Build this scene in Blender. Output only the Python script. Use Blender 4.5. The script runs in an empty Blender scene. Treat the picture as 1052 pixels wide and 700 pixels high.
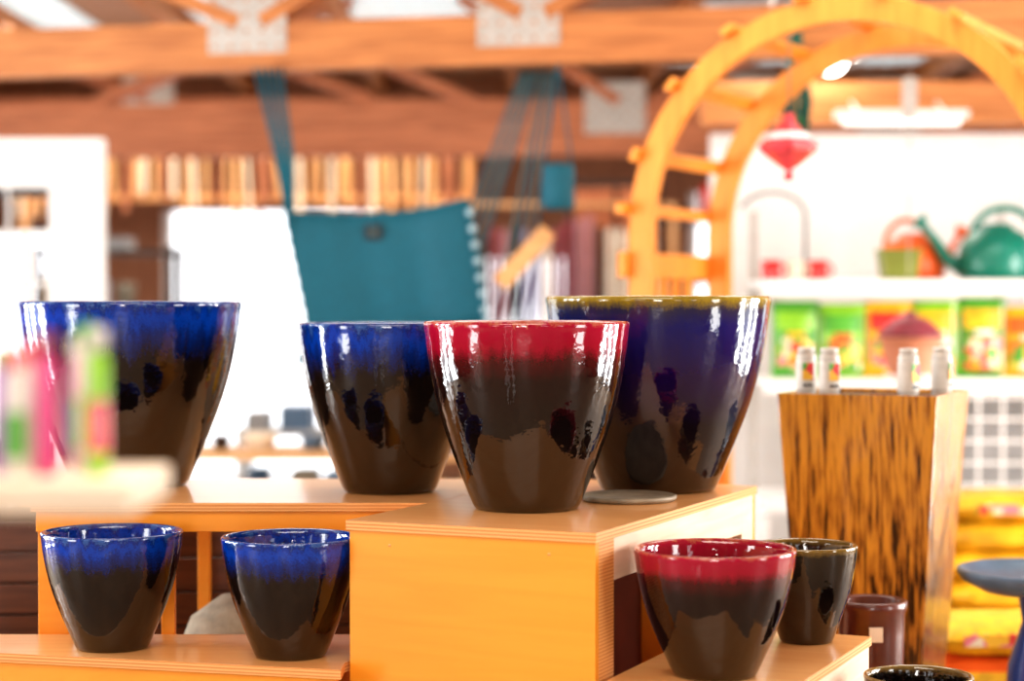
import bpy, math, random
from mathutils import Matrix, Vector
random.seed(7)
sc = bpy.context.scene
PI = math.pi

# ------------------------------------------------------------------ materials
def newmat(name):
    m = bpy.data.materials.new(name); m.use_nodes = True
    nt = m.node_tree
    return m, nt, nt.nodes['Principled BSDF']

def mat(name, col, rough=0.5, var=0.15, scale=8, bump=0.0, metal=0, coat=0, emit=0, stretch=(1,1,1), alpha=1, trans=0):
    m, nt, p = newmat(name)
    tc = nt.nodes.new('ShaderNodeTexCoord'); mp = nt.nodes.new('ShaderNodeMapping')
    mp.inputs['Scale'].default_value = stretch
    nt.links.new(tc.outputs['Object'], mp.inputs['Vector'])
    n = nt.nodes.new('ShaderNodeTexNoise'); n.inputs['Scale'].default_value = scale; n.inputs['Detail'].default_value = 4
    nt.links.new(mp.outputs[0], n.inputs['Vector'])
    r = nt.nodes.new('ShaderNodeValToRGB')
    c0 = [max(0, c*(1-var)) for c in col]; c1 = [min(1, c*(1+var)) for c in col]
    r.color_ramp.elements[0].color = (*c0, 1); r.color_ramp.elements[0].position = 0.3
    r.color_ramp.elements[1].color = (*c1, 1); r.color_ramp.elements[1].position = 0.7
    nt.links.new(n.outputs['Fac'], r.inputs[0]); nt.links.new(r.outputs[0], p.inputs['Base Color'])
    p.inputs['Roughness'].default_value = rough; p.inputs['Metallic'].default_value = metal
    p.inputs['Coat Weight'].default_value = coat
    if trans: p.inputs['Transmission Weight'].default_value = trans
    if emit:
        nt.links.new(r.outputs[0], p.inputs['Emission Color']); p.inputs['Emission Strength'].default_value = emit
    if bump:
        b = nt.nodes.new('ShaderNodeBump'); b.inputs['Strength'].default_value = bump; b.inputs['Distance'].default_value = 0.01
        nt.links.new(n.outputs['Fac'], b.inputs['Height']); nt.links.new(b.outputs[0], p.inputs['Normal'])
    return m

def glaze(name, H, stops, drip=0.06, rough=0.035):
    """glaze colour varying with height, stops = [(t,color)] t 0 foot ..1 rim"""
    m, nt, p = newmat(name)
    N = nt.nodes; L = nt.links
    tc = N.new('ShaderNodeTexCoord'); sx = N.new('ShaderNodeSeparateXYZ'); L.new(tc.outputs['Object'], sx.inputs[0])
    mp = N.new('ShaderNodeMapping'); mp.inputs['Scale'].default_value = (1, 1, 0.10); L.new(tc.outputs['Object'], mp.inputs[0])
    n = N.new('ShaderNodeTexNoise'); n.inputs['Scale'].default_value = 45; n.inputs['Detail'].default_value = 5; L.new(mp.outputs[0], n.inputs['Vector'])
    n2 = N.new('ShaderNodeTexNoise'); n2.inputs['Scale'].default_value = 260; n2.inputs['Detail'].default_value = 2; L.new(tc.outputs['Object'], n2.inputs['Vector'])
    d = N.new('ShaderNodeMath'); d.operation = 'DIVIDE'; d.inputs[1].default_value = H; L.new(sx.outputs['Z'], d.inputs[0])
    a = N.new('ShaderNodeMath'); a.operation = 'SUBTRACT'; a.inputs[1].default_value = 0.5; L.new(n.outputs['Fac'], a.inputs[0])
    b = N.new('ShaderNodeMath'); b.operation = 'MULTIPLY_ADD'; b.inputs[1].default_value = drip*4.0; L.new(a.outputs[0], b.inputs[0]); L.new(d.outputs[0], b.inputs[2])
    a2 = N.new('ShaderNodeMath'); a2.operation = 'SUBTRACT'; a2.inputs[1].default_value = 0.5; L.new(n2.outputs['Fac'], a2.inputs[0])
    b2 = N.new('ShaderNodeMath'); b2.operation = 'MULTIPLY_ADD'; b2.inputs[1].default_value = drip*2.4; L.new(a2.outputs[0], b2.inputs[0]); L.new(b.outputs[0], b2.inputs[2])
    r = N.new('ShaderNodeValToRGB'); cr = r.color_ramp
    cr.elements[0].position = stops[0][0]; cr.elements[0].color = (*stops[0][1], 1)
    cr.elements[1].position = stops[-1][0]; cr.elements[1].color = (*stops[-1][1], 1)
    for t, c in stops[1:-1]:
        e = cr.elements.new(t); e.color = (*c, 1)
    L.new(b2.outputs[0], r.inputs[0]); L.new(r.outputs[0], p.inputs['Base Color'])
    p.inputs['Roughness'].default_value = rough; p.inputs['IOR'].default_value = 1.64
    p.inputs['Coat Weight'].default_value = 0.25; p.inputs['Coat Roughness'].default_value = 0.02
    n3 = N.new('ShaderNodeTexNoise'); n3.inputs['Scale'].default_value = 20; n3.inputs['Detail'].default_value = 3; L.new(tc.outputs['Object'], n3.inputs['Vector'])
    bp = N.new('ShaderNodeBump'); bp.inputs['Strength'].default_value = 0.32; bp.inputs['Distance'].default_value = 0.007
    L.new(n3.outputs['Fac'], bp.inputs['Height']); L.new(bp.outputs[0], p.inputs['Normal'])
    return m

def wood(name, c0, c1, axis='X', rough=0.5, scale=14, coat=0.0):
    st = {'X': (0.6, 8, 8), 'Y': (8, 0.6, 8), 'Z': (8, 8, 0.6)}[axis]
    m, nt, p = newmat(name); N = nt.nodes; L = nt.links
    tc = N.new('ShaderNodeTexCoord'); mp = N.new('ShaderNodeMapping'); mp.inputs['Scale'].default_value = st; L.new(tc.outputs['Object'], mp.inputs[0])
    n = N.new('ShaderNodeTexNoise'); n.inputs['Scale'].default_value = scale*0.35; n.inputs['Detail'].default_value = 6; n.inputs['Distortion'].default_value = 0.6
    L.new(mp.outputs[0], n.inputs['Vector'])
    r = N.new('ShaderNodeValToRGB'); r.color_ramp.elements[0].position = 0.3; r.color_ramp.elements[1].position = 0.7
    r.color_ramp.elements[0].color = (*c0, 1); r.color_ramp.elements[1].color = (*c1, 1)
    L.new(n.outputs['Fac'], r.inputs[0]); L.new(r.outputs[0], p.inputs['Base Color'])
    b = N.new('ShaderNodeBump'); b.inputs['Strength'].default_value = 0.1; b.inputs['Distance'].default_value = 0.003
    L.new(n.outputs['Fac'], b.inputs['Height']); L.new(b.outputs[0], p.inputs['Normal'])
    p.inputs['Roughness'].default_value = rough; p.inputs['Coat Weight'].default_value = coat
    return m

def plyedge(name):
    m, nt, p = newmat(name); N = nt.nodes; L = nt.links
    tc = N.new('ShaderNodeTexCoord'); w = N.new('ShaderNodeTexWave'); w.bands_direction = 'Z'; w.inputs['Scale'].default_value = 45; w.inputs['Distortion'].default_value = 0.4
    L.new(tc.outputs['Object'], w.inputs['Vector'])
    r = N.new('ShaderNodeValToRGB'); r.color_ramp.elements[0].color = (0.60, 0.22, 0.05, 1); r.color_ramp.elements[1].color = (0.86, 0.46, 0.17, 1)
    L.new(w.outputs['Fac'], r.inputs[0]); L.new(r.outputs[0], p.inputs['Base Color']); p.inputs['Roughness'].default_value = 0.6
    return m

# ------------------------------------------------------------------ mesh builder
class B:
    def __init__(s, name, mats):
        s.name = name; s.mats = mats; s.v = []; s.f = []; s.mi = []; s.sm = []
    def add(s, vs, fs, m=0, smooth=False):
        o = len(s.v); s.v += [tuple(v) for v in vs]
        for f in fs:
            s.f.append([i+o for i in f]); s.mi.append(m); s.sm.append(smooth)
    def box(s, x0, x1, y0, y1, z0, z1, m=0, M=None, top=None):
        vs = [Vector((x, y, z)) for z in (z0, z1) for y in (y0, y1) for x in (x0, x1)]
        if M is not None: vs = [M @ v for v in vs]
        s.add(vs, [(0,2,3,1)], m); o = len(s.v)-8
        for f, mm in (((4,5,7,6), m if top is None else top), ((0,1,5,4), m), ((2,6,7,3), m), ((0,4,6,2), m), ((1,3,7,5), m)):
            s.f.append([i+o for i in f]); s.mi.append(mm); s.sm.append(False)
    def bar(s, p, q, w, h, m=0, up=(0, 0, 1)):
        p = Vector(p); q = Vector(q); d = (q-p); L = d.length; d.normalize()
        u = Vector(up); sdir = d.cross(u)
        if sdir.length < 1e-4: sdir = d.cross(Vector((0, 1, 0)))
        sdir.normalize(); u = sdir.cross(d)
        M = Matrix((( d.x, sdir.x, u.x, p.x), (d.y, sdir.y, u.y, p.y), (d.z, sdir.z, u.z, p.z), (0, 0, 0, 1)))
        s.box(0, L, -w/2, w/2, -h/2, h/2, m, M)
    def prism(s, poly, z0, z1, m=0, top=None):
        n = len(poly)
        vs = [(x, y, z0) for x, y in poly] + [(x, y, z1) for x, y in poly]
        s.add(vs, [tuple(range(n))[::-1]], m); o = len(s.v)-2*n
        s.f.append([o+n+i for i in range(n)]); s.mi.append(m if top is None else top); s.sm.append(False)
        for i in range(n):
            j = (i+1) % n
            s.f.append([o+i, o+j, o+n+j, o+n+i]); s.mi.append(m); s.sm.append(False)
    def lathe(s, prof, c=(0, 0, 0), m=0, seg=64, smooth=True, sy=1.0, mf=None):
        vs = []; fs = []
        for r, z in prof:
            for k in range(seg):
                a = 2*PI*k/seg; vs.append((c[0]+r*math.cos(a), c[1]+r*sy*math.sin(a), c[2]+z))
        for i in range(len(prof)-1):
            for k in range(seg):
                k2 = (k+1) % seg
                fs.append((i*seg+k, i*seg+k2, (i+1)*seg+k2, (i+1)*seg+k))
        o = len(s.v); s.add(vs, fs, m, smooth)
        if mf:
            n = len(fs); base = len(s.mi)-n
            for i in range(len(prof)-1):
                for k in range(seg): s.mi[base+i*seg+k] = mf(i)
    def tube(s, pts, r, m=0, seg=8, closed=False):
        pts = [Vector(p) for p in pts]; n = len(pts); vs = []
        rr = r if isinstance(r, (list, tuple)) else [r]*n
        prev = None
        for i, p in enumerate(pts):
            if closed: d = pts[(i+1) % n]-pts[i-1]
            else: d = pts[min(i+1, n-1)]-pts[max(i-1, 0)]
            d.normalize()
            a = prev if prev is not None else (Vector((0, 0, 1)) if abs(d.z) < 0.9 else Vector((1, 0, 0)))
            sd = d.cross(a)
            if sd.length < 1e-5: sd = d.cross(Vector((0.3, 1, 0.1)))
            sd.normalize(); u = sd.cross(d); prev = u
            for k in range(seg):
                t = 2*PI*k/seg; vs.append(p+(sd*math.cos(t)+u*math.sin(t))*rr[i])
        fs = []
        for i in range(n if closed else n-1):
            j = (i+1) % n
            for k in range(seg):
                k2 = (k+1) % seg; fs.append((i*seg+k, i*seg+k2, j*seg+k2, j*seg+k))
        if not closed:
            fs.append(tuple(range(seg))[::-1]); fs.append(tuple((n-1)*seg+k for k in range(seg)))
        s.add(vs, fs, m, True)
    def ball(s, c, r, m=0, seg=10, sz=1.0):
        n = seg//2+1
        s.lathe([(max(1e-4, r*math.sin(PI*i/n)), -r*sz*math.cos(PI*i/n)) for i in range(n+1)], c, m, seg)
    def grid(s, fn, nu, nv, m=0):
        vs = [fn(i/nu, j/nv) for j in range(nv+1) for i in range(nu+1)]
        fs = [(j*(nu+1)+i, j*(nu+1)+i+1, (j+1)*(nu+1)+i+1, (j+1)*(nu+1)+i) for j in range(nv) for i in range(nu)]
        s.add(vs, fs, m, True)
    def build(s, loc=(0, 0, 0), rz=0, bevel=0, solid=0, parent=None):
        me = bpy.data.meshes.new(s.name); me.from_pydata(s.v, [], s.f)
        for m in s.mats: me.materials.append(m)
        for p, mi, sm in zip(me.polygons, s.mi, s.sm): p.material_index = mi; p.use_smooth = sm
        me.update()
        ob = bpy.data.objects.new(s.name, me); sc.collection.objects.link(ob)
        ob.location = loc; ob.rotation_euler = (0, 0, rz)
        if solid:
            q = ob.modifiers.new('solid', 'SOLIDIFY'); q.thickness = solid
        if bevel:
            q = ob.modifiers.new('bevel', 'BEVEL'); q.width = bevel; q.segments = 2; q.limit_method = 'ANGLE'
        if parent: ob.parent = parent
        return ob

# ------------------------------------------------------------------ palette
ply = wood('painted_plywood_orange', (0.86, 0.325, 0.020), (0.90, 0.355, 0.027), 'X', 0.45, coat=0.05)
plytop = wood('plywood_top', (0.84, 0.42, 0.15), (0.90, 0.50, 0.21), 'X', 0.28, coat=0.25)
plypale = wood('plywood_pale', (0.78, 0.55, 0.38), (0.88, 0.70, 0.54), 'Y', 0.55)
plyed = plyedge('plywood_edge')
darkint = mat('reddish_brown_board', (0.13, 0.03, 0.018), 0.6)
beamM = wood('rafter_orange', (0.36, 0.12, 0.03), (0.62, 0.25, 0.075), 'X', 0.6)
beamR = wood('rafter_red', (0.32, 0.10, 0.04), (0.58, 0.21, 0.09), 'X', 0.6)
archM = wood('cedar_honey', (0.70, 0.225, 0.02), (0.82, 0.31, 0.04), 'Z', 0.45)
white = mat('white_paint', (0.82, 0.82, 0.80), 0.5, 0.04)
offwhite = mat('label_paper', (0.62, 0.61, 0.56), 0.5, 0.08, 60)
whitegrey = mat('pale_grey_metal', (0.46, 0.44, 0.40), 0.45, 0.15, 40)
shade = mat('grey_backing_board', (0.30, 0.29, 0.28), 0.7, 0.25, 5)
teal = mat('teal_canvas', (0.0, 0.10, 0.145), 0.7, 0.15, 60, 0.1)
tealrope = mat('teal_rope', (0.003, 0.10, 0.14), 0.8, 0.2, 120)
greyrope = mat('grey_green_rope', (0.08, 0.15, 0.15), 0.8, 0.2, 120)
lightwood = wood('light_wood', (0.62, 0.32, 0.12), (0.75, 0.44, 0.20), 'X')
dark = mat('dark_brown', (0.035, 0.017, 0.011), 0.55, 0.3)
black = mat('matte_black', (0.015, 0.015, 0.018), 0.5)
concrete = mat('concrete', (0.25, 0.17, 0.10), 0.6, 0.15, 3)
red = mat('red_gloss', (0.65, 0.03, 0.03), 0.25, 0.1, coat=0.5)
pink = mat('pink_coral_glass', (0.72, 0.08, 0.10), 0.15, 0.3, 20, coat=0.6)
green = mat('leaf_green', (0.08, 0.35, 0.03), 0.5, 0.3)
lime = mat('lime_green', (0.26, 0.58, 0.03), 0.35, 0.2)
yellow = mat('yellow', (0.85, 0.48, 0.015), 0.5, 0.2, 30)
orange = mat('orange_plastic', (0.85, 0.14, 0.02), 0.35, 0.1)
tealpl = mat('teal_plastic', (0.0, 0.19, 0.13), 0.3, 0.1, coat=0.3)
purple = mat('purple', (0.28, 0.07, 0.38), 0.5, 0.2)
magenta = mat('magenta', (0.62, 0.05, 0.22), 0.45, 0.2)
terra = mat('terracotta', (0.62, 0.28, 0.17), 0.6, 0.15)
mauve = mat('mauve_glaze', (0.25, 0.04, 0.06), 0.4, 0.45, 40)
cream = mat('cream', (0.78, 0.68, 0.54), 0.5, 0.06)
slate = mat('stone_saucer', (0.30, 0.26, 0.19), 0.5, 0.3, 20, 0.2)
blue_grey = mat('blue_grey_glaze', (0.10, 0.17, 0.26), 0.35, 0.2, 12)
blueM = mat('cobalt', (0.02, 0.07, 0.35), 0.2, 0.3, 10, coat=0.5)
sackM = mat('burlap', (0.30, 0.26, 0.19), 0.8, 0.2, 30, 0.3)
glass = mat('window_glass', (0.9, 0.95, 1.0), 0.02, 0.01, trans=1.0)
# multicolour printed packaging
def printed(name, cols, scale=30):
    m, nt, p = newmat(name); N = nt.nodes; L = nt.links
    tc = N.new('ShaderNodeTexCoord'); v = N.new('ShaderNodeTexVoronoi'); v.inputs['Scale'].default_value = scale
    L.new(tc.outputs['Object'], v.inputs['Vector']); s = N.new('ShaderNodeSeparateColor'); L.new(v.outputs['Color'], s.inputs[0])
    r = N.new('ShaderNodeValToRGB'); r.color_ramp.interpolation = 'CONSTANT'
    for i, c in enumerate(cols):
        if i < 2: e = r.color_ramp.elements[i]; e.position = i/len(cols)
        else: e = r.color_ramp.elements.new(i/len(cols))
        e.color = (*c, 1)
    L.new(s.outputs[0], r.inputs[0]); L.new(r.outputs[0], p.inputs['Base Color']); p.inputs['Roughness'].default_value = 0.4
    return m
print1 = printed('printed_flowers', [(0.8, 0.7, 0.5), (0.7, 0.05, 0.04), (0.1, 0.4, 0.05), (0.85, 0.5, 0.03), (0.75, 0.2, 0.25)])
print2 = printed('printed_vegetables', [(0.1, 0.35, 0.05), (0.85, 0.6, 0.1), (0.8, 0.1, 0.03), (0.8, 0.8, 0.7)], 22)

# ------------------------------------------------------------------ glazed planters
PROF = [(0.0, 0.0), (0.46, 0.0), (0.505, 0.006), (0.53, 0.03), (0.575, 0.09), (0.64, 0.18), (0.71, 0.28), (0.775, 0.38), (0.835, 0.48),
        (0.885, 0.58), (0.925, 0.68), (0.957, 0.78), (0.98, 0.87), (0.992, 0.935), (0.996, 0.955), (1.002, 0.968), (1.004, 0.982), (0.998, 0.994), (0.985, 1.0)]
def planter(R, H, m, name='glazed_planter', loc=(0, 0, 0), wall=0.016, rz=0):
    b = B(name, [m])
    p = [(max(1e-4, r*R), z*H) for r, z in PROF]
    ro = R
    p += [(ro-wall*0.55, H*0.999), (ro-wall, H*0.985), (ro-wall*1.15, H*0.95)]
    for r, z in PROF[::-1][6:-4]:
        p.append((r*R-wall*1.1, z*H+0.004))
    p += [(0.5*R, 0.05*H+0.01), (1e-4, 0.05*H+0.01)]
    b.lathe(p, seg=128)
    return b.build(loc, rz)

bl = (0.001, 0.055, 0.42); bl2 = (0.001, 0.022, 0.18); bk = (0.006, 0.0035, 0.0035); br = (0.020, 0.009, 0.003)
def blue_gl(n, H): return glaze(n, H, [(0.0, br), (0.42, bk), (0.70, bk), (0.83, bl2), (0.91, bl), (0.97, (0.001, 0.02, 0.18)), (1.0, (0.03, 0.10, 0.32))], 0.07)
def red_gl(n, H): return glaze(n, H, [(0.0, br), (0.45, bk), (0.70, (0.010, 0.002, 0.003)), (0.80, (0.06, 0.003, 0.006)), (0.865, (0.28, 0.004, 0.024)), (0.98, (0.34, 0.005, 0.035)), (1.0, (0.42, 0.11, 0.07))], 0.03)
big_gl = glaze('glaze_indigo', 0.46, [(0.0, br), (0.35, (0.008, 0.004, 0.007)), (0.6, (0.014, 0.003, 0.050)), (0.85, (0.008, 0.010, 0.13)), (0.93, (0.03, 0.03, 0.07)), (0.975, (0.28, 0.20, 0.02)), (1.0, (0.36, 0.28, 0.05))], 0.02)
dark_gl = glaze('glaze_black', 0.21, [(0.0, br), (0.6, bk), (0.93, (0.02, 0.015, 0.01)), (1.0, (0.22, 0.14, 0.03))], 0.02)

ZT = 0.9075; ZL = 0.6155
planter(0.2215, 0.405, red_gl('glaze_red_a', 0.405), loc=(0.0315, 4.20, ZT))
planter(0.2657, 0.460, big_gl, loc=(0.3465, 4.62, ZT))
planter(0.2130, 0.398, blue_gl('glaze_blue_a', 0.398), loc=(-0.289, 4.59, ZT), rz=1)
planter(0.2680, 0.448, blue_gl('glaze_blue_b', 0.448), loc=(-0.930, 4.74, ZT), rz=2)
planter(0.1490, 0.250, blue_gl('glaze_blue_c', 0.250), loc=(-0.853, 4.145, ZL), wall=0.012, rz=3)
planter(0.1440, 0.250, blue_gl('glaze_blue_d', 0.250), loc=(-0.462, 4.05, ZL), wall=0.012, rz=0.5)
planter(0.1600, 0.252, red_gl('glaze_red_b', 0.252), loc=(0.401, 3.84, ZL), wall=0.012)
planter(0.1100, 0.212, dark_gl, loc=(0.640, 4.22, ZL), wall=0.01)

# saucer on the box
b = B('stone_saucer', [slate])
b.lathe([(1e-4, 0), (0.10, 0), (0.108, 0.006), (0.108, 0.012), (0.103, 0.014), (0.097, 0.009), (1e-4, 0.008)], seg=64)
b.build((0.262, 4.368, ZT))

# ------------------------------------------------------------------ display box (rotated 24 deg)
RZ = -math.radians(23.95); ORG = (0.161, 3.75, 0)
b = B('plywood_display_box', [ply, plytop, plypale, plyed, darkint])
b.box(-0.545, 0.004, -0.006, 1.06, ZT-0.020, ZT, 3, top=1)           # top board
b.box(-0.539, -0.0, 0.0, 0.018, 0, ZT-0.0205, 0)                       # front panel
b.box(-0.539, -0.521, 0.0185, 1.055, 0, ZT-0.0205, 0)                  # left panel
b.box(-0.5205, 0, 1.037, 1.055, 0, ZT-0.0205, 0)                       # back panel
b.box(-0.018, 0.0, 0.0185, 0.10, 0, ZT-0.0205, 3)                       # right side posts
b.box(-0.018, 0.0, 0.95, 1.0365, 0, ZT-0.0205, 2)
b.box(-0.018, 0.0, 0.1005, 0.9495, ZT-0.105, ZT-0.0205, 2)
b.box(-0.018, 0.0, 0.1005, 0.9495, 0.0, 0.08, 2)
b.box(-0.30, -0.285, 0.0185, 1.036, 0.0, ZT-0.0205, 4)                  # inner divider
for x in (-0.45, -0.1):
    b.box(x, x+0.006, -0.001, 0.0, ZT-0.05, ZT-0.044, 3)
b.build(ORG, RZ, bevel=0.0015)

# right low shelf
b = B('plywood_low_shelf', [ply, plytop, plypale, plyed])
b.box(0.008, 0.363, -0.10, 0.741, ZL-0.020, ZL, 3, top=1)
b.box(0.340, 0.358, -0.095, 0.736, ZL-0.12, ZL-0.0205, 2)
b.box(0.340, 0.358, -0.095, 0.0, 0, ZL-0.1205, 2)
b.box(0.340, 0.358, 0.65, 0.736, 0, ZL-0.1205, 2)
b.box(0.010, 0.3395, -0.095, -0.077, 0, ZL-0.0205, 0)
b.box(0.010, 0.3395, 0.718, 0.736, 0, ZL-0.0205, 0)
b.build(ORG, RZ, bevel=0.0015)

# left tall shelf
b = B('plywood_tall_shelf', [ply, plytop, plypale, plyed])
b.prism([(-1.07, 4.315), (-0.187, 4.315), (0.079, 4.92), (-1.07, 4.92)], ZT-0.020, ZT-0.0005, 3, top=1)
b.box(-1.06, -0.20, 4.325, 4.343, ZT-0.066, ZT-0.0205, 0)
b.box(-1.06, 0.04, 4.88, 4.898, ZT-0.068, ZT-0.0205, 0)
b.box(-1.062, -1.044, 4.3435, 4.8795, ZT-0.068, ZT-0.0205, 2)
for x0, x1 in ((-1.060, -0.985), (-0.785, -0.755)):
    b.box(x0, x1, 4.3435, 4.366, 0, ZT-0.0205, 0)
    b.box(x0, x1, 4.85, 4.879, 0, ZT-0.0205, 0)
b.build(bevel=0.0015)
# left low shelf
b = B('plywood_low_shelf', [ply, plytop, plypale, plyed])
b.prism([(-1.30, 4.135), (-0.342, 3.886), (-0.342, 3.962), (-0.193, 4.31), (-1.30, 4.31)], ZL-0.020, ZL, 3, top=1)
b.bar((-1.29, 4.152, ZL-0.0715), (-0.352, 3.906, ZL-0.0715), 0.018, 0.10, 0)
b.bar((-1.29, 4.152, 0.24), (-0.352, 3.906, 0.24), 0.018, 0.48, 0)
b.box(-1.29, -0.25, 4.285, 4.303, 0.0, ZL-0.0205, 0)
b.build(bevel=0.0015)

# low stands + pots at lower right
b = B('plywood_plinth', [ply, plytop, plyed])
b.box(0.40, 0.78, 0.15, 0.90, 0.35, 0.37, 2, top=1)
b.box(0.41, 0.77, 0.16, 0.178, 0, 0.3495, 0); b.box(0.41, 0.77, 0.87, 0.888, 0, 0.3495, 0)
b.box(0.41, 0.428, 0.1785, 0.8695, 0, 0.3495, 0); b.box(0.752, 0.77, 0.1785, 0.8695, 0, 0.3495, 0)
b.build(ORG, RZ, bevel=0.0015)
planter(0.112, 0.215, glaze('glaze_black_b', 0.215, [(0, bk), (0.93, bk), (1.0, (0.25, 0.17, 0.05))], 0.02), loc=(0.838, 4.0, 0.37), wall=0.01)
b = B('plywood_plinth', [ply, plytop, plyed])
b.box(0.12, 0.50, 0.93, 1.35, 0.35, 0.37, 2, top=1)
b.box(0.13, 0.49, 0.94, 0.958, 0, 0.3495, 0); b.box(0.13, 0.49, 1.32, 1.338, 0, 0.3495, 0)
b.box(0.13, 0.148, 0.9585, 1.3195, 0, 0.3495, 0); b.box(0.472, 0.49, 0.9585, 1.3195, 0, 0.3495, 0)
b.build(ORG, RZ, bevel=0.0015)
brownpot = mat('brown_stoneware', (0.10, 0.025, 0.015), 0.3, 0.3, 12, coat=0.4)
b = B('stoneware_crock', [brownpot, cream])
b.lathe([(1e-4, 0), (0.058, 0), (0.068, 0.02), (0.074, 0.10), (0.077, 0.2), (0.078, 0.25), (0.083, 0.26), (0.084, 0.275), (0.078, 0.28), (0.068, 0.275), (0.066, 0.05), (1e-4, 0.04)], seg=64)
b.box(-0.02, 0.012, -0.081, -0.078, 0.19, 0.225, 1)
b.build((0.852, 4.60, 0.37))

# ------------------------------------------------------------------ tall tapered planter
m, nt, p = newmat('charred_streak_glaze'); N = nt.nodes; L = nt.links
tc = N.new('ShaderNodeTexCoord'); mp = N.new('ShaderNodeMapping'); mp.inputs['Scale'].default_value = (1, 1, 0.045); L.new(tc.outputs['Object'], mp.inputs[0])
n = N.new('ShaderNodeTexNoise'); n.inputs['Scale'].default_value = 105; n.inputs['Detail'].default_value = 3; L.new(mp.outputs[0], n.inputs['Vector'])
sx = N.new('ShaderNodeSeparateXYZ'); L.new(tc.outputs['Object'], sx.inputs[0])
mm = N.new('ShaderNodeMath'); mm.operation = 'MULTIPLY_ADD'; mm.inputs[1].default_value = 0.27; mm.inputs[2].default_value = -0.17; L.new(sx.outputs['Z'], mm.inputs[0])
ad = N.new('ShaderNodeMath'); ad.operation = 'ADD'; L.new(n.outputs['Fac'], ad.inputs[0]); L.new(mm.outputs[0], ad.inputs[1])
r = N.new('ShaderNodeValToRGB'); cr = r.color_ramp
cr.elements[0].position = 0.42; cr.elements[0].color = (0.025, 0.008, 0.002, 1); cr.elements[1].position = 0.66; cr.elements[1].color = (0.62, 0.29, 0.035, 1)
e = cr.elements.new(0.50); e.color = (0.32, 0.125, 0.018, 1)
L.new(ad.outputs[0], r.inputs[0]); L.new(r.outputs[0], p.inputs['Base Color']); p.inputs['Roughness'].default_value = 0.22
p.inputs['Coat Weight'].default_value = 0.4
bp = N.new('ShaderNodeBump'); bp.inputs['Strength'].default_value = 0.4; bp.inputs['Distance'].default_value = 0.01; L.new(n.outputs['Fac'], bp.inputs['Height']); L.new(bp.outputs[0], p.inputs['Normal'])
streak = m
b = B('tapered_square_planter', [streak, dark])
def frustum(b, h0, h1, z0, z1, m, cap=True):
    vs = [(-h0, -h0, z0), (h0, -h0, z0), (h0, h0, z0), (-h0, h0, z0), (-h1, -h1, z1), (h1, -h1, z1), (h1, h1, z1), (-h1, h1, z1)]
    fs = [(0, 1, 5, 4), (1, 2, 6, 5), (2, 3, 7, 6), (3, 0, 4, 7)] + ([(3, 2, 1, 0)] if cap else [])
    b.add(vs, fs, m)
HT = 1.115; ht = 0.210
frustum(b, 0.135, ht, 0, HT, 0)
# rim, inner wall, soil-level board
o = ht; i = ht-0.022
vs = [(-o, -o, HT), (o, -o, HT), (o, o, HT), (-o, o, HT), (-i, -i, HT), (i, -i, HT), (i, i, HT), (-i, i, HT), (-i, -i, HT-0.012), (i, -i, HT-0.012), (i, i, HT-0.012), (-i, i, HT-0.012)]
b.add(vs, [(0, 1, 5, 4), (1, 2, 6, 5), (2, 3, 7, 6), (3, 0, 4, 7), (4, 5, 9, 8), (5, 6, 10, 9), (6, 7, 11, 10), (7, 4, 8, 11)], 0)
b.add(vs[8:], [(0, 1, 2, 3)], 1)
TP = (0.970, 5.20, 0); TA = RZ
b.build(TP, TA, bevel=0.004)
# little glass jars with labels on its rim
clear = mat('clear_jar', (0.85, 0.85, 0.80), 0.1, 0.05, 40, trans=0.45)
for k, (u, v) in enumerate(((-0.155, -0.12), (-0.085, -0.15), (0.12, -0.14), (0.17, 0.04))):
    a = TA; x = TP[0]+u*math.cos(a)-v*math.sin(a); y = TP[1]+u*math.sin(a)+v*math.cos(a)
    b = B('plant_food_jar', [clear, offwhite, print1, black])
    b.lathe([(1e-4, 0), (0.024, 0), (0.027, 0.004), (0.027, 0.108), (0.024, 0.115), (0.020, 0.118)], seg=24)
    b.lathe([(0.0205, 0.118), (0.023, 0.118), (0.023, 0.130), (1e-4, 0.132)], m=1, seg=24)
    b.lathe([(0.0276, 0.02), (0.0278, 0.021), (0.0278, 0.095), (0.0276, 0.096)], m=1, seg=24)
    b.box(-0.014, 0.014, -0.0295, -0.0275, 0.045, 0.09, 2)
    b.box(-0.012, 0.012, -0.0295, -0.0275, 0.028, 0.034, 3)
    b.build((x, y, HT-0.0115), k*0.3)

# ------------------------------------------------------------------ foreground bottle shelf (left, near camera)
b = B('cream_counter_shelf', [cream, white])
b.box(-0.95, -0.372, 1.90, 2.12, 1.142, 1.175, 0)
b.box(-0.93, -0.89, 1.93, 2.09, 0, 1.1415, 1); b.box(-0.62, -0.58, 1.93, 2.09, 0, 1.1415, 1)
b.box(-0.889, -0.621, 1.95, 2.07, 0.5, 0.53, 1)
b.build(bevel=0.004)
cols = [purple, offwhite, magenta, lime, pink, green, offwhite, purple]
spec = [(-0.516, 2.0, 0.13, green, purple), (-0.493, 2.04, 0.135, pink, offwhite), (-0.466, 1.98, 0.145, mauve, magenta), (-0.436, 2.03, 0.155, green, offwhite),
        (-0.416, 1.99, 0.15, offwhite, lime), (-0.490, 1.95, 0.13, pink, offwhite), (-0.56, 2.04, 0.12, lime, purple), (-0.452, 2.07, 0.14, cream, magenta)]
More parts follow.
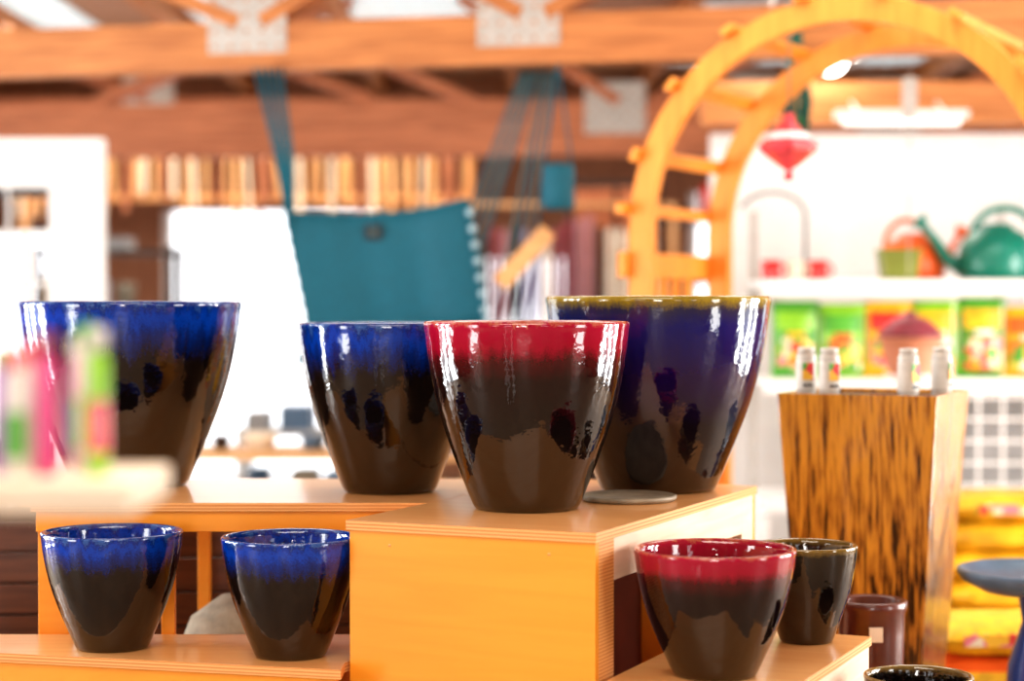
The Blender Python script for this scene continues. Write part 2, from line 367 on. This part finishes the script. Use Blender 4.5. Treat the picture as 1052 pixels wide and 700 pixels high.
for k, (x, y, h, c1, c2) in enumerate(spec):
    b = B('lotion_bottle', [c2, c1, cols[k % 8]])
    b.lathe([(1e-4, 0), (0.009, 0), (0.011, 0.003), (0.011, h*0.78), (0.009, h*0.82), (0.007, h*0.85)], seg=20)
    b.lathe([(0.009, h*0.85), (0.010, h*0.855), (0.0095, h*0.98), (0.007, h), (1e-4, h)], m=1, seg=20)
    b.lathe([(0.0113, h*0.15), (0.0114, h*0.16), (0.0114, h*0.50), (0.0113, h*0.51)], m=2, seg=20)
    b.build((x-0.008, y, 1.175))

# ------------------------------------------------------------------ garden arch
b = B('wooden_garden_arch', [archM])
AO = Vector((0.456, 6.80, 0)); ax = Vector((0.883, -0.469, 0)); ad_ = Vector((0.469, 0.883, 0)); Rr = 0.725
def apt(rad, th, dep):   # th 0..pi from left
    return AO + ax*(Rr - rad*math.cos(th)) + ad_*dep + Vector((0, 0, 1.60 + rad*math.sin(th)))
for dep in (0.0, 0.72):
    nseg = 48; w = 0.085; t = 0.045
    vs = []
    for k in range(nseg+1):
        th = PI*k/nseg
        for rad, dd in ((Rr-w/2, dep-t/2), (Rr+w/2, dep-t/2), (Rr+w/2, dep+t/2), (Rr-w/2, dep+t/2)):
            vs.append(apt(rad, th, dd))
    fs = []
    for k in range(nseg):
        for q in range(4):
            q2 = (q+1) % 4; fs.append((k*4+q, k*4+q2, (k+1)*4+q2, (k+1)*4+q))
    b.add(vs, fs, 0)
    for side in (0, 2*Rr):
        base = AO + ax*side + ad_*dep
        b.bar(base, base+Vector((0, 0, 1.62)), 0.085, 0.05, 0, up=ad_)
# rungs
for k in range(1, 9):
    th = PI*k/9.0
    b.bar(apt(Rr+0.055, th, -0.06), apt(Rr+0.055, th, 0.78), 0.05, 0.025, 0, up=(apt(1, th, 0)-apt(0, th, 0)))
for side in (-0.055, 2*Rr+0.055):
    for z in (0.3, 0.7, 1.1, 1.68):
        c = AO+ax*side+Vector((0, 0, z)); b.bar(c-ad_*0.08, c+ad_*0.80, 0.03, 0.04)
    for dd in (0.18, 0.30, 0.42, 0.54):
        c = AO+ax*side+ad_*dd; b.bar(c+Vector((0, 0, 0.3)), c+Vector((0, 0, 1.46)), 0.03, 0.03)
    c = AO+ax*side+Vector((0, 0, 1.485)); b.bar(c-ad_*0.06, c+ad_*0.78, 0.03, 0.09)
b.build(bevel=0.003)

# hanging pink ornament & macrame & wire
b = B('hanging_glass_ornament', [pink, white, greyrope])
b.lathe([(0.004, 0.115), (0.018, 0.11), (0.022, 0.09), (0.045, 0.06), (0.075, 0.03), (0.105, 0.0), (0.098, -0.02), (0.055, -0.055), (0.03, -0.075), (0.012, -0.085), (1e-4, -0.088)], seg=8, smooth=False)
b.lathe([(0.062, 0.046), (0.066, 0.045), (0.086, 0.024), (0.082, 0.022)], m=1, seg=8)
b.ball((0, 0, -0.105), 0.02)
b.tube([(0, 0, 0.11), (0, 0, 0.58)], 0.003, 2, 6)
b.build((0.965, 6.80, 1.90))
b = B('macrame_plant_hanger', [mat('dark_green_cord', (0.015, 0.10, 0.07), 0.8), green])
for k in range(11):
    a = k*0.57; b.tube([(0, 0, 0.55), (0.02*math.cos(a), 0.02*math.sin(a), 0.28), (0.055*math.cos(a), 0.055*math.sin(a), 0.1), (0.04*math.cos(a), 0.04*math.sin(a), -0.03)], 0.007, 0, 6)
b.ball((0, 0, 0.0), 0.035, 1)
b.build((1.10, 7.55, 2.04))
b = B('wire_hanger', [whitegrey])
b.tube([(0, 0, 1.46), (0, 0, 2.30)], 0.0035, 0, 6); b.box(-0.03, 0.03, -0.01, 0.01, 2.10, 2.27, 0)
b.build((1.62, 7.95, 0))

# ------------------------------------------------------------------ hammock chair
ltblue = mat('pale_blue_cord', (0.45, 0.62, 0.68), 0.7)
b = B('hanging_hammock_chair', [teal, tealrope, greyrope, ltblue, lightwood, black])
def cloth(u, v, pad=0.0):
    if v < 0.6:
        t = v/0.6
        L_ = Vector((-0.924+0.092*t, 8.0-0.02*t, 1.71-0.45*t)); R_ = Vector((-0.184+0.072*t, 8.0, 1.77-0.47*t))
    else:
        t = (v-0.6)/0.4; a = t*1.3
        L_ = Vector((-0.832, 7.98-0.40*math.sin(a), 1.26-0.16*(math.sin(a*0.9)))); R_ = Vector((-0.112, 8.0-0.40*math.sin(a), 1.30-0.18*(math.sin(a*0.9))))
    p = L_.lerp(R_, u); p.z -= 0.030*math.sin(PI*u**1.3)*(1-v); p.y += 0.06*math.sin(PI*u) + 0.004*math.sin(u*21)
    e = max(0, 1-abs(2*u-1)**8)*max(0, 1-abs(2*v-1)**8)
    p.y += pad*e**0.5
    return p
b.grid(lambda u, v: cloth(u, v, -0.022), 40, 30, 0)
b.grid(lambda u, v: cloth(u, v, 0.022), 40, 30, 0)
b.tube([cloth(i/20, 0) for i in range(21)], 0.014, 0)
b.tube([cloth(0, i/20) for i in range(21)], 0.010, 1); b.tube([cloth(1, i/20) for i in range(21)], 0.014, 1)
for i in range(8):
    c = cloth(1.0, 0.06+i*0.085); b.ball(c+Vector((0.006, -0.024, 0)), 0.017, 3, 8)
    c = cloth(0, 0.06+i*0.085); b.ball(c+Vector((-0.012, -0.005, 0)), 0.008, 1, 8)
c = cloth(0.46, 0.09, -0.022); b.box(c.x-0.035, c.x+0.035, c.y-0.014, c.y+0.004, c.z-0.03, c.z+0.03, 5); b.box(c.x-0.012, c.x+0.012, c.y-0.017, c.y-0.0141, c.z-0.01, c.z+0.01, 2)
for k in range(5):
    b.tube([cloth(0, k*0.03), (-0.965+k*0.016, 8.0, 1.95), (-1.06+k*0.027, 8.04, 2.32)], 0.008, 1, 6)
for k in range(9):
    e = Vector((-0.17+0.012*k, 8.0, 1.75-0.045*k)) if k < 5 else Vector((-0.04+0.045*(k-5), 8.0, 1.44+0.05*(k-5)))
    b.tube([e, (0.04+0.017*k, 7.97, 2.30)], 0.006, 2 if k % 2 else 1, 6)
    b.tube([e, e+Vector((-0.03, 0.02, -0.35))], 0.0045, 1, 6)
b.bar((-0.050, 7.99, 1.43), (0.150, 7.99, 1.65), 0.04, 0.075, 4)
b.build(solid=0.0)
b = B('hanging_fabric_lantern', [teal, tealrope])
b.lathe([(0.02, 0.10), (0.055, 0.095), (0.066, 0.08), (0.064, 0.0), (0.066, -0.07), (0.055, -0.085), (1e-4, -0.09)], seg=20, smooth=True)
b.tube([(-0.055, 0, 0.09), (0, 0, 0.5)], 0.005, 1, 6); b.tube([(0.055, 0, 0.09), (0, 0, 0.5)], 0.005, 1, 6)
b.build((0.186, 7.85, 1.815))

# ------------------------------------------------------------------ roof trusses
ang = math.radians(-11.9)
def truss(name, loc, rz, zc, h, L_, m, plates, webs, z_top=3.08):
    b = B(name, [m, whitegrey])
    b.box(-L_, L_, -0.06, 0.06, zc-h/2, zc+h/2, 0)
    for x in plates:
        b.box(x-0.17, x+0.17, -0.066, -0.0605, zc-0.03, zc+0.26, 1)
        for i in range(5):
            for j in range(4):
                b.box(x-0.15+i*0.07, x-0.135+i*0.07, -0.069, -0.0661, zc-0.01+j*0.065, zc+0.005+j*0.065, 0)
    for (xa, xb) in webs:
        b.bar((xa, 0, zc+h/2), (xb, 0, z_top), 0.06, 0.14, 0, up=(0, 1, 0))
    return b.build(loc, rz)
truss('roof_truss', (-0.05, 7.95, 0), ang, 2.42, 0.20, 4.15, beamM, [-1.06, 0.09, 3.0], [(-1.1, -2.4), (-1.0, 0.0), (0.1, -0.9), (0.2, 1.3), (2.2, 3.0), (3.1, 2.4)])
truss('roof_truss', (0.0, 11.0, 0), ang*0.3, 2.33, 0.30, 4.15, beamR, [0.58, 2.1], [(-2.4, -0.9), (-0.2, -1.6), (0.6, -0.3), (0.8, 2.1), (2.4, 3.4)])
truss('roof_truss', (0.05, 13.2, 0), 0, 2.62, 0.22, 4.15, beamR, [-2.5, 1.6], [(-2.5, -3.5), (-1, -2.0), (1.5, 2.4)])
truss('roof_truss', (0.05, 3.6, 0), ang, 2.62, 0.20, 4.1, beamM, [], [])
truss('roof_truss', (0.05, 0.0, 0), ang, 2.62, 0.20, 4.1, beamM, [], [])

# ------------------------------------------------------------------ room shell
XL, XR, YB, YF, ZC = -4.2, 4.3, 15.0, -4.5, 3.1
b = B('floor', [concrete]); b.box(XL-0.2, XR+0.2, YF-0.2, YB+0.2, -0.1, 0, 0); b.build()
ceilM = wood('ceiling_boards', (0.30, 0.15, 0.08), (0.50, 0.30, 0.18), 'X', 0.7)
ceilW = mat('fibreglass_roof_panel', (0.62, 0.74, 0.78), 0.6, 0.08, 3, emit=0.6)
b = B('ceiling', [ceilM, beamM]); b.box(XL-0.2, XR+0.2, YF-0.2, YB+0.2, ZC, ZC+0.1, 0)
for x in range(-4, 5): b.box(x-0.04, x+0.04, YF, YB-0.02, ZC-0.14, ZC-0.001, 1)
b.build()
for k, (x0, x1, y0, y1) in enumerate(((-3.9, -2.6, 9.5, 12.4), (-1.9, -0.1, 9.0, 14), (1.1, 2.9, 11.4, 14.0), (-3.9, -2.1, 4.5, 7.5), (1.1, 2.9, 5, 7.5))):
    b = B('skylight_panel', [ceilW])
    b.box(x0, x1, y0, y1, ZC-0.018, ZC-0.001, 0); 
    for q in range(int((x1-x0)/0.12)): b.box(x0+q*0.12, x0+q*0.12+0.03, y0, y1, ZC-0.03, ZC-0.0181, 0)
    b.build()
wallM = wood('wall_boards', (0.22, 0.09, 0.045), (0.40, 0.18, 0.09), 'Z', 0.7)
def wall(name, axis, pos, a0, a1, z1, openings, m, t=0.12):
    b = B(name, [m, white])
    cur = a0
    def bx(p0, p1, za, zb, mi=0, e=0):
        if axis == 'Y': b.box(p0, p1, pos-e, pos+t+e, za, zb, mi)
        else: b.box(pos-e, pos+t+e, p0, p1, za, zb, mi)
    for (o0, o1, oz0, oz1) in sorted(openings):
        if o0 > cur: bx(cur, o0, 0, z1)
        if oz0 > 0: bx(o0, o1, 0, oz0)
        bx(o0, o1, oz1, z1)
        cur = o1
        n = max(1, int((o1-o0)/1.2))
        for i in range(n+1):
            q = o0+(o1-o0)*i/n; bx(q-0.03, q+0.03, oz0, oz1, 1, 0.02)
    if cur < a1: bx(cur, a1, 0, z1)
    return b.build()
wall('wall_back', 'Y', YB, XL, XR, ZC, [(-4.1, -3.2, 0.3, 1.88), (-2.65, -1.0, 0.0, 2.06), (-0.5, 0.55, 0.6, 1.7), (1.4, 4.1, 0.4, 2.2)], wallM)
wall('wall_left', 'X', XL-0.12, YF, YB, ZC, [(-3.0, -1.2, 0.9, 2.3), (1.0, 2.6, 0.0, 2.5), (4.3, 6.8, 0.0, 2.5), (8, 12.5, 0.2, 2.6)], wallM)
wall('wall_right', 'X', XR, YF, YB, ZC, [(-2.5, -0.8, 0.9, 2.3), (1.2, 2.4, 0.0, 2.5), (4.3, 6.8, 0.0, 2.5), (8, 12, 0.2, 2.6)], wallM)
wall('wall_front', 'Y', YF-0.12, XL, XR, ZC, [(-3.8, -2.6, 0.6, 2.2), (-1.2, 0.2, 0.0, 2.3), (2.2, 3.6, 0.8, 2.2)], wallM)
wall('wall_partition', 'Y', 9.3, 0.95, XR, 2.16, [], white, 0.08)
b = B('trim_1', [beamM]); b.box(0.9, XR, 9.22, 9.40, 2.20, 2.40, 0); b.build()
b = B('fluorescent_fixture', [white, mat('tube_glow', (1, 0.98, 0.92), 0.5, 0.01, emit=1.2)])
b.box(1.50, 2.10, 8.96, 9.10, 2.205, 2.24, 0); b.tube([(1.53, 9.03, 2.19), (2.07, 9.03, 2.19)], 0.014, 1); b.tube([(1.6, 9.03, 2.24), (1.6, 9.2, 2.30)], 0.006, 0); b.tube([(2.0, 9.03, 2.24), (2.0, 9.2, 2.30)], 0.006, 0)
b.build()
for k, (x, y, z) in enumerate(((1.20, 9.0, 2.56), (1.47, 9.0, 2.48))):
    b = B('pendant_lamp', [white, mat('bulb_glow', (1, 0.97, 0.9), 0.5, 0.01, emit=14)])
    b.lathe([(0.03, 0.12), (0.05, 0.11), (0.12, 0.03), (0.125, 0.0)], m=0, seg=24); b.ball((0, 0, 0.0), 0.075, 1, 14)
    b.tube([(0, 0, 0.11), (0, 0, ZC-z)], 0.006, 0, 6); b.build((x, y, z))

# ------------------------------------------------------------------ white door unit, left
b = B('white_patio_door', [white, glass, black])
b.box(-2.66, -1.88, 8.95, 9.05, 1.88, 2.11, 0)
b.box(-2.13, -1.88, 8.96, 9.04, 0.0, 1.8795, 0)
b.box(-2.66, -2.50, 8.96, 9.04, 0.0, 1.8795, 0)
b.box(-2.4995, -2.1305, 8.97, 9.03, 0.0, 0.25, 0)
b.box(-2.4995, -2.1305, 8.98, 9.02, 1.66, 1.69, 0); b.box(-2.4995, -2.1305, 8.98, 9.02, 1.43, 1.45, 0)
b.box(-2.33, -2.315, 8.98, 9.02, 0.2505, 1.8795, 0); b.box(-2.20, -2.195, 8.98, 9.02, 1.69, 1.8795, 2)
b.box(-2.4995, -2.1305, 8.985, 9.0, 1.84, 1.8795, 2)
b.build(bevel=0.003)

# trellis slats at back
b = B('wooden_trellis', [wood('trellis_wood', (0.80, 0.33, 0.09), (0.92, 0.55, 0.25), 'Z'), mat('pale_slat', (0.88, 0.68, 0.48), 0.6), beamR])
for i in range(44):
    x = -3.1+i*0.065+random.uniform(-0.015, 0.015); h = random.uniform(0.45, 0.80); tl = random.uniform(-0.03, 0.03)
    b.bar((x, 12.315, 1.88+random.uniform(0, 0.16)), (x+tl, 12.315, 1.93+h*0.7), 0.03, random.uniform(0.012, 0.04), random.choice((0, 0, 1, 2)), up=(1, 0, 0))
b.box(-3.15, -0.25, 12.335, 12.36, 2.0, 2.04); b.box(-3.15, -0.25, 12.335, 12.36, 2.35, 2.39)
for x in (-3.12, -0.3): b.box(x, x+0.05, 12.37, 12.42, 0, 2.4)
b.build()

# dark display shelf with goods between door and opening
goods_all = [dark, red, green, cream, orange, purple, blue_grey, terra, white, magenta, lime]
goods_mute = [dark, cream, terra, shade, blue_grey, whitegrey, slate, shade, cream, sackM]
def goods_shelf(name, x0, x1, y0, y1, levels, post=dark, seed=1, hmax=0.25, goods=goods_mute):
    rnd = random.Random(seed); b = B(name, goods+[post]); P = len(goods)
    for x in (x0, x1-0.04):
        for y in (y0, y1-0.04): b.box(x, x+0.04, y, y+0.04, 0, levels[-1]+0.02, P)
    for z in levels:
        b.box(x0+0.041, x1-0.041, y0, y1, z-0.03, z, P)
        x = x0+0.1
        while x < x1-0.14:
            r_ = rnd.uniform(0.04, 0.09); h = rnd.uniform(0.06, hmax); mi = rnd.randrange(len(goods))
            if rnd.random() < 0.6: b.lathe([(1e-4, 0), (r_*0.7, 0), (r_, h*0.9), (r_*1.05, h), (r_*0.9, h), (r_*0.6, 0.02)], (x, (y0+y1)/2, z), mi, 16)
            else: b.box(x-r_, x+r_, y0+0.05, y1-0.05, z, z+h, mi)
            x += r_*2+rnd.uniform(0.03, 0.12)
    return b.build()
goods_shelf('garden_goods_shelf', -2.75, -1.95, 11.2, 11.6, [0.35, 0.85, 1.30, 1.66], seed=4)
goods_shelf('garden_goods_table', -1.75, 0.2, 8.9, 9.5, [0.30, 0.66], post=lightwood, seed=15, hmax=0.13)
goods_shelf('garden_goods_shelf', -1.45, -0.55, 10.2, 10.6, [0.35, 0.68], post=whitegrey, seed=33, hmax=0.16)
goods_shelf('garden_goods_shelf', 0.55, 1.5, 12.4, 12.8, [0.5, 1.0, 1.5, 1.9], seed=12, goods=goods_all)

# hanging windsocks / fabrics
softpink = mat('dusty_pink', (0.45, 0.22, 0.24), 0.7); lav = mat('lavender_grey', (0.38, 0.34, 0.50), 0.7)
b = B('windsock_rack', [lav, softpink, cream, mauve, lime, yellow, dark, lightwood])
rnd = random.Random(3)
for i in range(20):
    x = -0.35+i*0.062; z1 = rnd.uniform(1.72, 1.90); z0 = rnd.uniform(0.9, 1.2); mi = rnd.choice((0, 1, 2, 3, 6, 6)) if x < 0.6 else rnd.choice((4, 5, 2))
    b.lathe([(0.008, z1), (0.024, z1-0.02), (0.028, z0+0.2), (0.018, z0)], (x, 11.5, 0), mi, 10)
b.tube([(-0.45, 11.5, 1.93), (0.95, 11.5, 1.93)], 0.015, 7)
b.tube([(-0.45, 11.5, 0), (-0.45, 11.5, 1.94)], 0.02, 7); b.tube([(0.95, 11.5, 0), (0.95, 11.5, 1.94)], 0.02, 7)
b.build()
b = B('dark_storage_cabinet', [dark, beamR]); b.box(0.35, 0.92, 11.9, 12.3, 0, 2.1, 0); b.box(0.38, 0.62, 11.88, 11.899, 1.2, 2.05, 1); b.box(0.65, 0.89, 11.88, 11.899, 1.2, 2.05, 1); b.build(bevel=0.004)

# ------------------------------------------------------------------ right shelving rack
b = B('white_shelving_rack', [white, whitegrey, shade])
RX0, RX1 = 1.03, 3.2
for z in (1.445, 1.04, 0.55):
    b.box(RX0, RX1, 7.98, 8.42, z-0.03, z, 0); b.box(RX0, RX1, 7.96, 7.9795, z-0.06, z+0.004, 0)
for x in (RX0, 2.1, RX1-0.03):
    b.box(x, x+0.03, 8.421, 8.45, 0, 1.75, 1)
# wire grid panel
for i in range(15):
    b.box(1.80+i*0.1, 1.812+i*0.1, 7.945, 7.95, 0.42, 0.98, 0)
    if i % 2 == 0: b.box(1.80+i*0.1, 1.805+i*0.1, 7.945, 7.95, 1.045, 1.385, 0)
for j in range(7): b.box(1.80, 3.2, 7.951, 7.957, 0.42+j*0.09, 0.432+j*0.09, 0)
b.box(1.79, 3.2, 8.38, 8.40, 0.0, 1.00, 2)
b.box(RX0, RX0+0.03, 7.98, 8.42, 0, 0.52, 0); b.box(1.02+2.1, 1.02+2.13, 7.98, 8.42, 0, 0.52, 0)
b.build(bevel=0.002)

# fertiliser pouches
def pouch(b, cx, cy, z, w, h, ms, d=0.05):
    def fr(sgn):
        def f(u, v):
            t = 4*u*(1-u)*(1-v**4)*(1-(1-v)**6)
            return Vector((cx+(u-0.5)*w*(1-0.06*math.sin(PI*v)), cy+sgn*(d*t**0.6 if t > 0 else 0), z+v*h))
        return f
    for sgn in (-1, 1): b.grid(fr(sgn), 8, 10, ms[0])
    def lab(u0, u1, v0, v1, mi, e):
        f0 = fr(-1)
        def f(u, v):
            p = f0(u0+(u1-u0)*u, v0+(v1-v0)*v); p.y -= e; return p
        b.grid(f, 6, 5, mi)
    lab(0.08, 0.92, 0.62, 0.86, ms[1], 0.003); lab(0.10, 0.90, 0.10, 0.52, ms[2], 0.003); lab(0.3, 0.7, 0.54, 0.60, ms[3], 0.003)
b = B('fertiliser_pouches', [green, lime, yellow, red, white, orange, magenta, print1, print2])
seq = [(0, 1, 7, 2), (1, 0, 8, 3), (2, 3, 7, 0), (1, 2, 8, 4), (0, 2, 7, 4), (2, 5, 8, 4), (5, 2, 7, 3), (2, 3, 5, 4), (5, 4, 8, 2), (2, 0, 5, 4), (3, 2, 7, 5)]
x = 1.18
for k, ms in enumerate(seq):
    w = 0.20 if k < 5 else 0.22; pouch(b, x, 8.12, 1.04, w, random.uniform(0.29, 0.345), ms); x += w-0.005
b.build()
crumple = mat('yellow_sack_plastic', (0.82, 0.45, 0.02), 0.35, 0.35, 9, 1.0)
def sacks(name, x, y, n, mats, seed, a=0.22, d=0.15, h=0.11, rz=0):
    """stack of flat pillow sacks lying on each other"""
    rnd = random.Random(seed); b = B(name, mats+[print1])
    for i in range(n):
        ox = rnd.uniform(-0.02, 0.02); mi = i % len(mats); zc = i*h+h/2; ph = rnd.uniform(0, 6)
        for sg in (-1, 1):
            def f(u, v):
                U = 2*u-1; V = 2*v-1
                t = max(0, (1-abs(U)**5))*max(0, (1-abs(V)**5))
                wob = 0.004*math.sin(9*U+ph)*math.sin(7*V+ph)
                return Vector((ox+a*U, d*V, zc+sg*(h/2*0.98*t**0.45+wob*t)))
            b.grid(f, 16, 12, mi)
        b.box(ox-a*0.6, ox+a*0.6, -d-0.002, -d+0.03, zc-0.018, zc+0.018, len(mats) if i % 2 else (mi+1) % len(mats))
    return b.build((x, y, 0), rz)
sacks('mulch_sacks', 1.42, 5.70, 4, [yellow, red, orange], 2)
sacks('potting_soil_sacks', 1.85, 7.30, 6, [crumple], 3, a=0.27, d=0.17, h=0.108)

# watering cans
def can(name, m, loc, s, flip=1, rz=0):
    b = B(name, [m])
    b.lathe([(1e-4, 0), (0.115, 0), (0.135, 0.015), (0.14, 0.06), (0.13, 0.12), (0.10, 0.17), (0.06, 0.19), (0.055, 0.205), (0.05, 0.205), (0.05, 0.185)], seg=40)
    b.tube([(-0.12*flip, 0, 0.05), (-0.18*flip, 0, 0.08), (-0.225*flip, 0, 0.15), (-0.27*flip, 0, 0.205)], [0.032, 0.024, 0.017, 0.014])
    b.tube([(-0.262*flip, 0, 0.198), (-0.285*flip, 0, 0.225)], [0.016, 0.038], 0, 12)
    pts = [(flip*(0.03+0.12*math.cos(t)), 0, 0.15+0.115*math.sin(t)) for t in [PI*1.02-i*PI*1.25/14 for i in range(15)]]
    b.tube(pts, 0.013)
    ob = b.build(loc, rz); ob.scale = (s, s, s); return ob
can('watering_can', tealpl, (2.02, 8.13, 1.445), 1.15)
can('watering_can', orange, (1.70, 8.27, 1.445), 0.98, -1, 0.5)
b = B('square_cachepot', [mat('olive_green', (0.20, 0.24, 0.04), 0.4), dark])
frustum(b, 0.065, 0.078, 0, 0.115, 0); b.box(-0.084, 0.084, -0.084, 0.084, 0.115, 0.13, 0, top=1)
b.build((1.60, 8.06, 1.445), bevel=0.003)
b = B('red_mug_set', [red, cream])
for i in range(3):
    b.lathe([(1e-4, 0), (0.035, 0), (0.04, 0.01), (0.042, 0.085), (0.038, 0.085), (0.035, 0.01)], (i*0.1, 0.02*i, 0), (0, 1, 0)[i], 24)
    b.tube([(i*0.1+0.04, 0.02*i, 0.07), (i*0.1+0.062, 0.02*i, 0.06), (i*0.1+0.062, 0.02*i, 0.03), (i*0.1+0.04, 0.02*i, 0.018)], 0.006, (0, 1, 0)[i])
b.build((1.08, 8.12, 1.445))
b = B('shepherd_hook', [black])
b.tube([(0.28, 0, 0)]+[(0.28, 0, 0.2)]+[(0.14+0.14*math.cos(t), 0, 0.28+0.10*math.sin(t)) for t in [i*PI/10 for i in range(10)]], 0.007)
b.lathe([(1e-4, 0), (0.05, 0), (0.05, 0.012), (1e-4, 0.014)], (0.28, 0, 0))
b.build((0.97, 8.3, 1.445))
# terracotta jar w/ lid on a stand
b = B('terracotta_lidded_jar', [terra, mauve])
b.lathe([(1e-4, 0), (0.075, 0), (0.085, 0.02), (0.110, 0.10), (0.115, 0.125), (0.125, 0.13), (0.125, 0.14), (0.10, 0.142)], seg=48)
b.lathe([(0.112, 0.142), (0.118, 0.15), (0.105, 0.175), (0.07, 0.205), (0.03, 0.22), (0.018, 0.225), (0.022, 0.235), (1e-4, 0.245)], m=1, seg=48)
b.tube([(0.117*math.cos(t*PI/20), 0.117*math.sin(t*PI/20), 0.152) for t in range(40)], 0.009, 1, 8, closed=True)
b.build((1.515, 7.40, 1.08))
b = B('round_pedestal_stand', [white])
b.lathe([(1e-4, 0), (0.055, 0), (0.055, 0.02), (0.03, 0.04), (0.03, 1.05), (0.10, 1.065), (0.10, 1.08), (1e-4, 1.08)], seg=32); b.build((1.515, 7.40, 0))

# birdbath
b = B('birdbath', [blue_grey, blueM])
b.lathe([(1e-4, 0.60), (0.06, 0.60), (0.15, 0.61), (0.20, 0.635), (0.215, 0.655), (0.215, 0.665), (0.205, 0.668), (0.19, 0.65), (0.10, 0.63), (1e-4, 0.625)], seg=64)
b.lathe([(1e-4, 0), (0.14, 0), (0.14, 0.03), (0.10, 0.06), (0.075, 0.12), (0.095, 0.30), (0.085, 0.42), (0.05, 0.53), (0.06, 0.60)], m=1, seg=48)
b.build((1.365, 5.0, 0))

# under left shelf: crates and sack
def crate(loc, w, d, h, m, rz=0):
    b = B('wooden_crate', [m, black])
    n = 4; g = h/n
    for i in range(n):
        b.box(-w/2, w/2, -d/2, -d/2+0.015, i*g+0.004, (i+1)*g-0.004, 0); b.box(-w/2, w/2, d/2-0.015, d/2, i*g+0.004, (i+1)*g-0.004, 0)
        b.box(-w/2, -w/2+0.015, -d/2+0.0155, d/2-0.0155, i*g+0.004, (i+1)*g-0.004, 0); b.box(w/2-0.015, w/2, -d/2+0.0155, d/2-0.0155, i*g+0.004, (i+1)*g-0.004, 0)
    for sx_ in (-1, 1):
        for sy_ in (-1, 1): b.box(sx_*(w/2-0.016)-0.014, sx_*(w/2-0.016)+0.014, sy_*(d/2-0.03)-0.013, sy_*(d/2-0.03)+0.013, 0, h, 0)
    b.box(-w/2+0.016, w/2-0.016, -d/2+0.016, d/2-0.016, 0.0, 0.012, 1)
    return b.build(loc, rz)
brn = wood('stained_brown', (0.06, 0.018, 0.008), (0.14, 0.045, 0.018), 'X', 0.4)
crate((-0.72, 5.30, 0), 0.75, 0.5, 0.42, brn); crate((-0.74, 5.28, 0.421), 0.65, 0.45, 0.36, brn, 0.04); crate((-1.52, 5.30, 0), 0.6, 0.5, 0.45, brn); crate((-1.50, 5.30, 0.451), 0.55, 0.45, 0.33, brn, 0.1)
crate((0.02, 5.6, 0), 0.6, 0.45, 0.45, brn)
b = B('burlap_sack', [sackM])
b.lathe([(1e-4, 0), (0.14, 0.0), (0.18, 0.10), (0.19, 0.35), (0.18, 0.50), (0.14, 0.60), (0.07, 0.65), (1e-4, 0.66)], seg=32, sy=0.75); b.build((-0.63, 4.66, 0))

# ------------------------------------------------------------------ lights
def area(name, loc, rot, sx_, sy_, e, col=(1, 1, 1)):
    l = bpy.data.lights.new(name, 'AREA'); l.shape = 'RECTANGLE'; l.size = sx_; l.size_y = sy_; l.energy = e; l.color = col
    o = bpy.data.objects.new(name, l); o.location = loc; o.rotation_euler = rot; sc.collection.objects.link(o)
area('daylight_left_door', (XL+0.05, 1.8, 1.25), (0, -PI/2, 0), 2.3, 0.9, 52, (1, 0.98, 0.95))
for k, y in enumerate((4.65, 5.5, 6.35)):
    area('daylight_left_pane_%d' % (k+1), (XL+0.05, y, 1.25), (0, -PI/2, 0), 2.4, 0.34, 62, (0.95, 0.98, 1))
area('daylight_right_door', (XR-0.05, 1.8, 1.25), (0, PI/2, 0), 2.3, 0.8, 44, (1, 0.97, 0.92))
for k, y in enumerate((4.65, 5.5, 6.35)):
    area('daylight_right_pane_%d' % (k+1), (XR-0.05, y, 1.25), (0, PI/2, 0), 2.4, 0.34, 64, (1, 0.96, 0.92))
area('daylight_behind', (-0.5, YF+0.1, 1.25), (PI/2, 0, 0), 1.3, 2.2, 110, (1, 0.94, 0.86))
area('skylight_front', (-0.3, 1.6, 2.98), (0, 0, 0), 2.4, 1.6, 78, (1, 0.92, 0.80))
area('skylight_mid', (0.2, 5.9, 2.98), (0, 0, 0), 3.5, 1.2, 60, (1, 0.96, 0.90))
area('skylight_rear', (0.0, 8.9, 2.98), (0, 0, 0), 5.0, 0.6, 46, (1, 0.96, 0.90))
area('skylight_far', (-1.0, 11.7, 2.98), (0, 0, 0), 5.0, 0.6, 90, (1, 0.94, 0.86))

w = bpy.data.worlds.new('daylight'); sc.world = w; w.use_nodes = True
bg = w.node_tree.nodes['Background']; bg.inputs[0].default_value = (0.96, 0.97, 1.0, 1); bg.inputs[1].default_value = 2.6

# ------------------------------------------------------------------ camera
cd = bpy.data.cameras.new('camera'); cam = bpy.data.objects.new('camera', cd); sc.collection.objects.link(cam)
cd.sensor_width = 36; cd.sensor_fit = 'HORIZONTAL'; cd.lens = 68.44
cam.location = (0, 0, 1.35); cam.rotation_euler = (math.radians(90-1.09), 0, 0)
cd.dof.use_dof = True; cd.dof.focus_distance = 4.12; cd.dof.aperture_fstop = 1.35
cd.clip_end = 200
sc.camera = cam
sc.view_settings.view_transform = 'Standard'
try: sc.view_settings.look = 'Medium High Contrast'
except Exception: pass
sc.view_settings.exposure = 0.02
